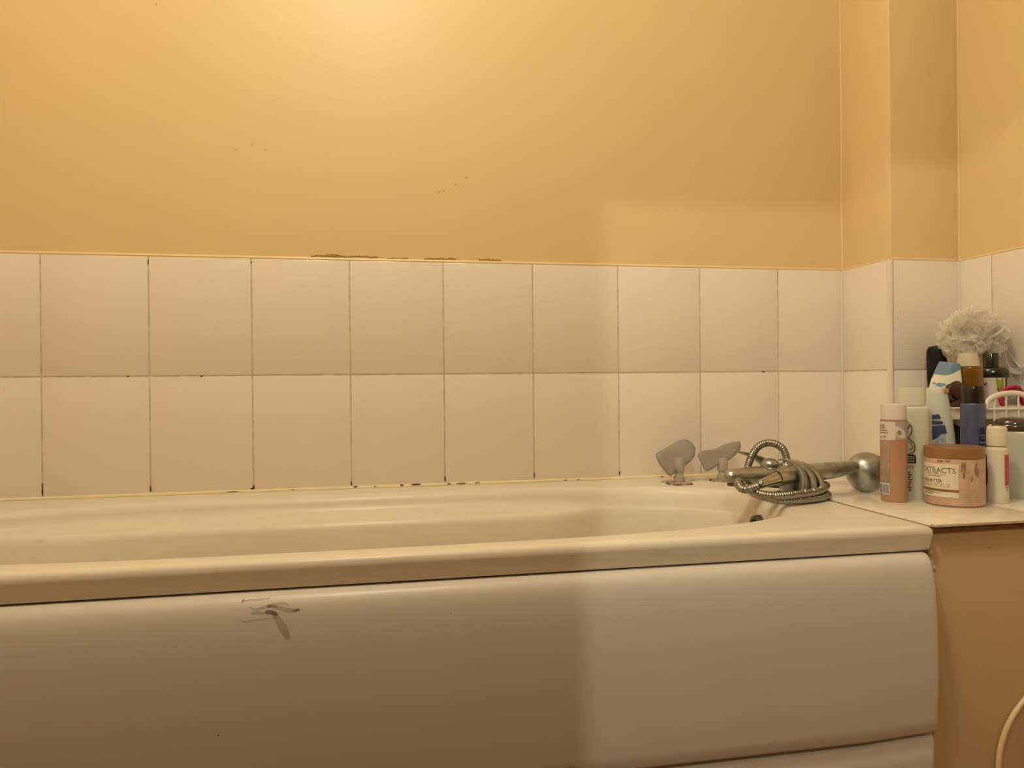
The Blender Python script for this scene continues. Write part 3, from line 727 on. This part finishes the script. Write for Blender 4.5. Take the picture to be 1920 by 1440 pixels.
# grey-white bottle with brown flip cap
x, y = 1.8085, -.4615
t = thing('flip_cap_bottle', 'broad grey white bottle with a shiny brown flip cap, cut off by the right edge', 'bottle', (x, y, ZS), face_cam(x, y))
a, b = .0405, .0205; zc = zt(1905, 808, y); H = zt(1900, 783, y)
link('body', lathe(bmesh.new(), [(.001, 0), (a*.95, 0), (a, .004), (a, .05), (a*1.0, zc-.012), (a*.985, zc-.004), (a*.93, zc-.0005), (.001, zc)], 56, dy=b/a, n=2.3), mat('grey_white_plastic', alb(178, 154, 111, .80), .22, spec=.5), t)
kx = -.006
bm = bmesh.new()
rs = [se_ring(r_, r_*.6, z_, 2.2, 40, kx) for r_, z_ in ((.001, zc+.0004), (.031, zc+.0004), (.0325, zc+.003), (.031, zc+.0105), (.0295, zc+.0118))]; rings(bm, rs)
cp = link('cap', bm, mat('brown_glossy_cap', alb(60, 43, 22, .62), .14, coat=.2), t)
bm = bmesh.new(); rs = [se_ring(r_, r_*.6, z_, 2.2, 40, kx) for r_, z_ in ((.001, zc+.0130), (.0300, zc+.0130), (.0290, zc+.0165), (.0235, H-.0035), (.014, H-.0005), (.001, H))]; rings(bm, rs)
link('cap_lid', bm, MATS['brown_glossy_cap'], cp)
bm = bmesh.new()
merge(bm, wrap_text('ut', .016, a, b, -.90, zt(1888, 864, y), bold=.0005)); link('lettering', bm, BLACKINK, t, sharp=0)
link('print_block', patch(bmesh.new(), a, b, -.93, -.70, zt(1888, 896, y), zt(1888, 884, y), .0008, 6), mat('dark_olive_print', alb(66, 56, 34, .6), .5), t)
for py, e_ in ((852, -.82), (903, -.62), (907, -.78), (917, -.72), (922, -.74), (925, -.8)): link('print_line', patch(bmesh.new(), a, b, -.95, e_, zt(1888, py, y)-.0006, zt(1888, py, y)+.0008, .0008, 4), mat('dark_olive_print', alb(66, 56, 34, .6), .5), t)
# small teal-capped bottle at the very edge
x, y = 1.8685, -.4285
t = thing('teal_cap_bottle', 'small bottle with a teal cap at the right edge behind the brown flip cap', 'bottle', (x, y, ZS), face_cam(x, y))
H = zt(1925, 783, y)
link('body', lathe(bmesh.new(), [(.001, 0), (.014, 0), (.015, .002), (.015, H-.022), (.012, H-.017), (.001, H-.017)], 28), WB, t)
link('cap', lathe(bmesh.new(), [(.001, H-.0168), (.0135, H-.0168), (.0135, H-.001), (.012, H), (.001, H)], 28), mat('teal_cap', alb(60, 120, 95, .7), .4), t)

# ------------------------------------------------------------------ plastic rack in the corner and what stands on it
RX0, RX1, RY0, RY1 = 1.716, 1.936, -.402, -.188
zr1 = at(1790, 763.5, 'Y', RY0).z; zr0 = at(1790, 787, 'Y', RY0).z
ZT = zr0+.0045                                            # tray floor
rk = thing('corner_rack', 'white plastic rack with an arched end rail in the tiled corner', 'rack', (1.83, -.295, ZS))
RL = Vector((-1.83, .295, -ZS))
def tray(z0, z1, d=0):
    bm = bmesh.new(); i = .004
    box(bm, (RX0+i, RY0+i, z0), (RX1-i, RY1-i, z0+.004), .001, 1)
    for (p, q) in (((RX0, RY0), (RX1, RY0+.003)), ((RX0, RY1-.003), (RX1, RY1)), ((RX0, RY0+.003), (RX0+.003, RY1-.003)), ((RX1-.003, RY0+.003), (RX1, RY1-.003))):
        b2 = bmesh.new(); box(b2, (p[0], p[1], z0), (q[0], q[1], z1), .0008, 1); merge(bm, b2)
    for v in bm.verts:                                   # taper in towards the base
        f = (z1-v.co.z)/(z1-z0)
        if v.co.x < 1.82: v.co.x += 0.004*f+.045*(v.co.y-RY0)/(RY1-RY0)
        else: v.co.x -= .004*f
        v.co += RL
    return bm
link('upper_tray', tray(zr0, zr1), WPLAST, rk)
bm = tray(ZS+.016, ZS+.036); link('lower_tray', bm, WPLAST, rk)
bm = bmesh.new(); box(bm, (RX0, RY0-.0035, zr1-.0035), (RX1, RY0, zr1), .001, 2)
for v in bm.verts: v.co += RL
link('tray_lip', bm, WPLAST, rk)
legx = at(1826, 800, 'Y', RY0+.006).x
for lx, ly in ((legx, RY0+.006), (RX1-.006, RY0+.006), (RX0+.055, RY1-.006), (RX1-.006, RY1-.006)):
    bm = bmesh.new(); box(bm, (lx-.0045, ly-.0045, ZS), (lx+.0045, ly+.0045, zr0), .001, 2)
    for v in bm.verts: v.co += RL
    link('leg', bm, WPLAST, rk)
GY = RY0-.0085
g = lambda px, py: at(px, py, 'Y', GY)+RL
ark = cat_rom([g(1849.5, 767), g(1850.5, 756), g(1858, 747), g(1872, 740.5), g(1890, 737.5), g(1906, 737.5), g(1922, 741), g(1934, 748), g(1942, 757), g(1943, 767)], 8)
bm = bmesh.new(); tube(bm, ark, .0053, 12, flat=.6, up=(0, 1, 0)); gr = link('end_rail', bm, WPLAST, rk, sharp=60)
for px, y0_, y1_ in ((1864.5, 742, 797), (1886.5, 737.5, 784), (1909.5, 737.5, 784), (1931, 746, 784)):
    bm = bmesh.new(); tube(bm, [g(px, y0_), g(px, (y0_+y1_)/2), g(px, y1_)], .0017, 8); link('rail_bar', bm, WPLAST, gr)
bm = bmesh.new(); tube(bm, [g(1849, 767.5), g(1880, 767), g(1912, 766.5), g(1943, 766)], .0022, 8); tube(bm, [g(1864.5, 767), g(1864.5, 767)+Vector((0, .012, 0))], .002, 8); tube(bm, [g(1931, 766), g(1931, 766)+Vector((0, .012, 0))], .002, 8)
tube(bm, [g(1855, 797.5), g(1864, 797), g(1876, 797)], .0017, 8); link('cross_bar', bm, WPLAST, gr)

def top_z(px, py, y): return at(px, py, 'Y', y).z-ZT
# black bottle at the back
y = -.2165; x = at(1760, 680, 'Y', y).x
t = thing('black_bottle', 'plain black bottle at the back left of the rack, against the tiles', 'bottle', (x, y, ZT), face_cam(x, y))
H = top_z(1758, 646, y); 
BLK = mat('black_plastic', (.008, .006, .005), .5, spec=.3)
link('body', lathe(bmesh.new(), [(.001, 0), (.0185, 0), (.0195, .004), (.0205, .04), (.0228, .075), (.0236, H-.038), (.001, H-.038)], 36, dy=.7), BLK, t)
bm = lathe(bmesh.new(), [(.001, H-.0375), (.0236, H-.0375), (.0232, H-.010), (.0215, H-.003), (.019, H), (.001, H)], 36, dy=.7)
for v in bm.verts:
    if v.co.z > H-.02: v.co.z += (v.co.x)*.16-.002
link('cap', bm, BLK, t)
# white bottle with blue wave top, leaning
y = -.342; xb = at(1764, 775, 'Y', y).x
t = thing('wave_top_bottle', 'white bottle with a pale blue wavy top leaning at the left end of the rack', 'bottle', (xb, y, ZT+.0035), face_cam(xb, y))
t.rotation_euler = (0, radians(9), face_cam(xb, y))
H = top_z(1770, 684, y)*1.015
WBL = mat('white_shampoo_plastic', alb(222, 190, 138, .9), .3); BLUE = mat('pale_blue_plastic', alb(100, 111, 104, .8), .3)
pf = [(.0235, 0), (.0270, .004), (.0290, .02), (.0288, .045), (.0270, .066), (.0235, .080), (.0185, H-.003), (.0170, H)]
pf = [(r_, min(z_, H)) for r_, z_ in pf]
bm = lathe(bmesh.new(), [(.001, 0)]+pf+[(.001, H)], 56, dy=.55)
link('body', bm, WBL, t)
# blue top: a shell following the upper profile with a wavy lower edge
def prof_r(z):
    for (r0, z0), (r1, z1) in zip(pf, pf[1:]):
        if z0 <= z <= z1: return r0+(r1-r0)*(z-z0)/max(1e-6, z1-z0)
    return pf[-1][0]
rs = []
for j in range(9):
    ring = []
    for i in range(56):
        q = 2*pi*i/56; s_ = cos(q)
        zlow = H-.021-.007*sin(s_*2.6+.9)*-1 if True else 0
        zlow = H-.0215+.0085*s_
        zlow += -.003*cos(s_*3)
        z_ = zlow+(H+.0006-zlow)*j/8; r_ = prof_r(z_)+.0007
        ring.append(Vector((r_*cos(q), r_*.55*sin(q), z_)))
    rs.append(ring)
link('blue_top', rings(bmesh.new(), rs, cap0=False), BLUE, t)
bm = bmesh.new(); a, b = .0288, .0288*.55
for s_, z_, wx, wz in ((-.72, .058, .10, .0035), (-.38, .056, .24, .0055), (-.15, .0575, .16, .0038), (-.62, .050, .06, .002)):
    blob_patch(bm, a, b, [(s_+wx*cos(q), z_+wz*sin(q)*(1 if sin(q) > 0 else .45)) for q in [2*pi*i/16 for i in range(16)]], -.0002)
link('blue_print', bm, mat('blue_print', alb(120, 135, 130, .85), .4), t)
# amber bottle
y = -.354; x = at(1815, 690, 'Y', y).x
t = thing('amber_bottle', 'amber shampoo bottle with a beige tapered cap in the middle of the rack', 'bottle', (x, y, ZT), face_cam(x, y))
H = top_z(1818, 662, y); zc = top_z(1818, 687.5, y); k = mpp((x, y, .8))
link('body', lathe(bmesh.new(), [(.001, 0), (.0245, 0), (.0262, .004), (.0262, zc-.012), (.0258, zc-.005), (.0245, zc-.001), (.021, zc), (.001, zc)], 40, dy=.62), mat('amber_plastic', alb(96, 56, 8, .7), .18, coat=.4, sss=.0, noise=.2, nscale=25), t)
link('cap', lathe(bmesh.new(), [(.001, zc+.0004), (.0212, zc+.0004), (.0205, zc+.004), (.0168, H-.002), (.0155, H), (.001, H)], 40, dy=.75), mat('beige_cap', alb(178, 146, 100, .8), .5), t)
# dark green bottle
y = -.348; x = at(1858, 700, 'Y', y).x
t = thing('dark_green_bottle', 'squat dark green bottle with a white and green label behind the rack rail', 'bottle', (x, y, ZT), face_cam(x, y))
H = top_z(1856, 662, y); zc = top_z(1856, 688, y); zsh = top_z(1856, 707, y)
DG = mat('dark_green_plastic', (.016, .021, .010), .2, coat=.3)
link('body', lathe(bmesh.new(), [(.001, 0), (.0255, 0), (.027, .004), (.0272, zsh-.002), (.0305, zsh), (.0312, zsh+.004), (.0295, zc-.006), (.025, zc-.002), (.014, zc+.0005), (.001, zc+.0005)], 48, dy=.62), DG, t)
link('cap', lathe(bmesh.new(), [(.001, zc+.0008), (.0142, zc+.0008), (.0142, H-.002), (.0132, H), (.001, H)], 36), DG, t)
a, b = .0275, .0275*.62
lb = link('label', patch(bmesh.new(), a, b, -.93, .84, .004, zsh-.0015, .0006), mat('white_label', alb(196, 162, 120, .86), .5), t)
bm = blob_patch(bmesh.new(), a, b, [(.28, zsh-.002), (.74, zsh-.002), (.76, zsh-.022), (.6, zsh-.020), (.5, zsh-.028), (.36, zsh-.026)], .001)
link('green_print', bm, mat('olive_green_print', alb(132, 118, 34, .8), .5), lb)
bm = bmesh.new()
for pts in ([(.40, zsh-.021), (.46, zsh-.029), (.58, zsh-.028), (.62, zsh-.020)], [(-.55, zsh-.016), (-.45, zsh-.011), (-.35, zsh-.016), (-.28, zsh-.011)]):
    tube(bm, cat_rom([onb(a, b, s_, z_, .0008) for s_, z_ in pts], 6), .0008, 6)
link('lettering', bm, INK, lb)
# brown scrunchie
y = -.384; c = at(1796, 745, 'Y', y)
sc_ = thing('hair_scrunchie', 'glossy brown satin hair scrunchie bunched at the front of the rack', 'scrunchie', (c.x, y, ZT))
bm = bmesh.new(); rs = []; random.seed(12)
NU, NV = 110, 22
for i in range(NU):
    u = 2*pi*i/NU; lob = abs(sin(2.5*u+.35))**.6
    r0 = .0080+.0112*lob
    ring = []
    for j in range(NV):
        v = 2*pi*j/NV
        rr = r0*(1+.07*sin(3*v+5*u)+.05*sin(7*v+9*u))
        X = (.031+rr*cos(v))*cos(u); Z = (.0168+rr*cos(v)*.92)*sin(u); Yy = rr*.56*sin(v)
        ring.append(Vector((X, Yy, Z)))
    rs.append(ring)
vv = [[bm.verts.new(p) for p in r_] for r_ in rs]
for i in range(NU):
    for j in range(NV):
        bm.faces.new((vv[i][j], vv[(i+1) % NU][j], vv[(i+1) % NU][(j+1) % NV], vv[i][(j+1) % NV]))
zmin = min(v.co.z for v in bm.verts)
for v in bm.verts: v.co.z -= zmin
link('satin_ring', bm, mat('brown_satin', alb(60, 30, 15, .8), .38, spec=.4, bump=.5, bscale=90), sc_, sharp=0 or 85)
# red hair bands
y = -.382
for n_, (px, py, R_, tilt, lab) in enumerate(((1900, 748, .027, .1, 'raspberry red cord hair band standing behind the arched rail, larger outer loop'), (1903, 752, .0225, -.25, 'raspberry red cord hair band behind the arched rail, smaller inner loop'))):
    c = at(px, py, 'Y', y+.006*n_)
    hb = bmesh.new(); P = []
    for i in range(64):
        q = 2*pi*i/64; P.append(Vector((R_*1.12*cos(q), .004*sin(3*q)+tilt*R_*.12*sin(q), R_*sin(q))))
    tube(hb, P, .0031, 10, closed=True); P2 = [p*.86+Vector((0, .002+.002*sin(i*.4), 0)) for i, p in enumerate(P)]; tube(hb, P2, .0026, 8, closed=True)
    zmin = min(v.co.z for v in hb.verts)
    for v in hb.verts: v.co.z -= zmin
    o = link('hair_band', hb, mat('raspberry_cord', alb(170, 16, 40, .85), .5), None, loc=(c.x, y+.010*n_, ZT)); tag(o, lab, 'hair band', 'hair bands in the rack')
# dark crumpled bag under the tray, and a white bottle edge beside it
bm = bmesh.new(); bmesh.ops.create_icosphere(bm, subdivisions=4, radius=1)
from mathutils import noise as mn
for v in bm.verts:
    p = v.co.normalized(); f = 1+.16*mn.noise(p*2.2)+.10*mn.noise(p*5.5)+.05*mn.noise(p*12)
    v.co = Vector((math.copysign(abs(p.x)**.7, p.x)*.050*f, math.copysign(abs(p.y)**.7, p.y)*.045*f, math.copysign(abs(p.z)**.7, p.z)*.052*f))
zmin = min(v.co.z for v in bm.verts)
for v in bm.verts: v.co.z -= zmin
o = link('wash_bag', bm, mat('dark_olive_fabric', (.035, .028, .012), .85, noise=.5, nscale=60), None, sharp=0, loc=(1.800, -.288, ZS+.0205)); tag(o, 'dark olive crumpled wash bag on the lower shelf of the rack', 'bag')
y = -.381; x = at(1815, 830, 'Y', y).x
t = thing('cream_tube', 'pointed cream tube on the lower shelf of the rack, behind the blue can', 'tube', (x, y, ZS+.0203), face_cam(x, y))
Hc = at(1806, 797, 'Y', y).z-ZS-.0203
link('body', lathe(bmesh.new(), [(.001, 0), (.0125, 0), (.0135, .003), (.0132, .03), (.0100, Hc*.7), (.0070, Hc-.002), (.0065, Hc), (.001, Hc)], 28, dy=.5), IV, t)

# ------------------------------------------------------------------ bath puff, hook and mitt
pcn = at(1823, 634, 'Y', -.298)
pf_ = thing('bath_puff', 'white ruffled mesh bath puff hanging in the tiled corner above the bottles', 'bath puff', pcn)
random.seed(21)
from mathutils import noise as mnz
bm = bmesh.new(); RP = .064
NP = 210
for k in range(NP):
    z_ = 1-2*(k+.5)/NP; ph = k*2.39996; d = Vector((sqrt(1-z_*z_)*cos(ph), sqrt(1-z_*z_)*sin(ph), z_))
    d = (d+Vector((random.uniform(-.2, .2), random.uniform(-.2, .2), random.uniform(-.2, .2)))).normalized()
    u = d.orthogonal().normalized(); u = (Matrix.Rotation(random.uniform(0, 6.28), 3, d) @ u); v = d.cross(u)
    rho = random.uniform(.009, .019); asp = random.uniform(.45, .9)
    r1 = RP*random.uniform(.60, .88)*(1+.12*mnz.noise(d*2.3))*(.9 if d.z < -.4 else 1)
    hgt = RP*random.uniform(.16, .34); flare = random.uniform(1.0, 1.9)
    p1, p2, p3 = random.uniform(0, 6), random.uniform(0, 6), random.uniform(0, 6)
    tilt = u*random.uniform(-.5, .5)+v*random.uniform(-.5, .5)
    NS, NT = 60, 6; gridv = []
    for i in range(NS):
        q = 2*pi*i/NS; row = []
        for j in range(NT+1):
            tt = j/NT
            rr = rho*(1+(flare-1)*tt)*(1+.10*sin(3*q+p1))+(.0007+.0022*tt)*sin(7*q+p2)+.0006*tt*sin(12*q+p3)
            hh = r1+hgt*(tt+.16*tt*sin(4*q+p3)+.04*tt*sin(9*q+p1))
            row.append(bm.verts.new((d+tilt*.4*tt)*hh+u*(rr*cos(q))+v*(rr*asp*sin(q))))
        gridv.append(row)
    for i in range(NS):
        for j in range(NT): bm.faces.new((gridv[i][j], gridv[(i+1) % NS][j], gridv[(i+1) % NS][j+1], gridv[i][j+1]))
PUFF = bpy.data.materials.new('white_net'); PUFF.use_nodes = True
nt = PUFF.node_tree; pb = nt.nodes['Principled BSDF']; pb.inputs['Base Color'].default_value = (1, .97, .88, 1); pb.inputs['Roughness'].default_value = .5
tr = nt.nodes.new('ShaderNodeBsdfTranslucent'); tr.inputs[0].default_value = (1, .97, .88, 1)
tp = nt.nodes.new('ShaderNodeBsdfTransparent')
m1 = nt.nodes.new('ShaderNodeMixShader'); m1.inputs[0].default_value = .4; m2 = nt.nodes.new('ShaderNodeMixShader'); m2.inputs[0].default_value = .62
nt.links.new(pb.outputs[0], m1.inputs[1]); nt.links.new(tr.outputs[0], m1.inputs[2]); nt.links.new(m1.outputs[0], m2.inputs[1]); nt.links.new(tp.outputs[0], m2.inputs[2])
nt.links.new(m2.outputs[0], nt.nodes['Material Output'].inputs[0])
for v in bm.verts: v.co *= .84
link('net_ruffle', bm, PUFF, pf_, sharp=179)
hk = at(1881, 625, 'X', XR-.0072)
WCORD = mat('white_cord', alb(205, 172, 128, .88), .6)
bm = bmesh.new(); tube(bm, cat_rom([Vector((-.004, -.045, -.004)), Vector((.012, -.062, .012)), (hk+Vector((-.03, -.022, .016)))-pcn, (hk+Vector((-.016, -.004, .0105)))-pcn, (hk+Vector((-.012, .004, .0058)))-pcn], 10), .0021, 8)
link('cord', bm, WCORD, pf_)
hko = thing('wall_hook', 'small grey hook stuck on the right tiled wall beside the bath puff', 'hook', hk)
link('hook_plate', axis_lathe(bmesh.new(), (0, 0, 0), (-1, 0, 0), [(.001, 0), (.009, 0), (.009, .002), (.007, .003), (.001, .003)], 24), mat('grey_hook', alb(130, 105, 75, .7), .4), hko)
bm = bmesh.new(); tube(bm, [Vector((-.002, 0, 0)), Vector((-.012, -.002, -.001)), Vector((-.020, -.003, 0)), Vector((-.023, -.003, .006))], .0030, 10)
link('hook_arm', bm, mat('grey_hook', (.3, .2, .1)), hko)
# white mitt with strap on the right wall
mt = at(1884, 652, 'X', XR-.012)
mo = thing('wash_mitt', 'white strap and net wash mitt hanging on the right tiled wall beside the puff', 'wash mitt', mt)
def ribbon(pts, wd, wdir, th=.0008):
    bm = bmesh.new(); P = cat_rom([p-mt for p in pts], 8); n = len(P)
    rs = []
    for i, p in enumerate(P):
        w_ = (wd[0]+(wd[1]-wd[0])*i/(n-1)); q = Vector(wdir).normalized()*w_*.5
        nrm = Vector((1, 0, 0))*th
        rs.append([p-q-nrm, p+q-nrm, p+q+nrm, p-q+nrm])
    return rings(bm, rs)
Q = lambda px, py, dx: at(px, py, 'X', XR-dx)
link('strap', ribbon([Q(1880, 645, .012), Q(1893, 664, .014), Q(1908, 683, .013), Q(1925, 702, .011), Q(1940, 720, .011)], (.008, .013), (0, -.55, -.8)), mat('white_webbing', alb(205, 172, 128, .88), .6), mo)
link('strap', ribbon([Q(1881, 650, .016), Q(1884, 672, .019), Q(1890, 688, .021), Q(1902, 698, .020), Q(1925, 700, .016)], (.006, .010), (0, -.8, .5)), mat('white_webbing', (.8, .7, .6)), mo)
bm = bmesh.new(); gv = []
for i in range(13):
    row = []
    for j in range(13):
        px = 1886+i*5.2; py = 686+j*6.0+4*sin(i*.6)
        p = at(px, py, 'X', XR-.014-.004*sin(i*1.1+j*.3)-.003*sin(j*.9)); row.append(bm.verts.new(p-mt))
    gv.append(row)
for i in range(12):
    for j in range(12): bm.faces.new((gv[i][j], gv[i+1][j], gv[i+1][j+1], gv[i][j+1]))
r = bmesh.ops.solidify(bm, geom=bm.faces[:], thickness=.0008)
link('net_cloth', bm, mat('grey_white_net', alb(205, 180, 140, .85), .7, alpha=.62, noise=.12, nscale=150), mo, sharp=85)
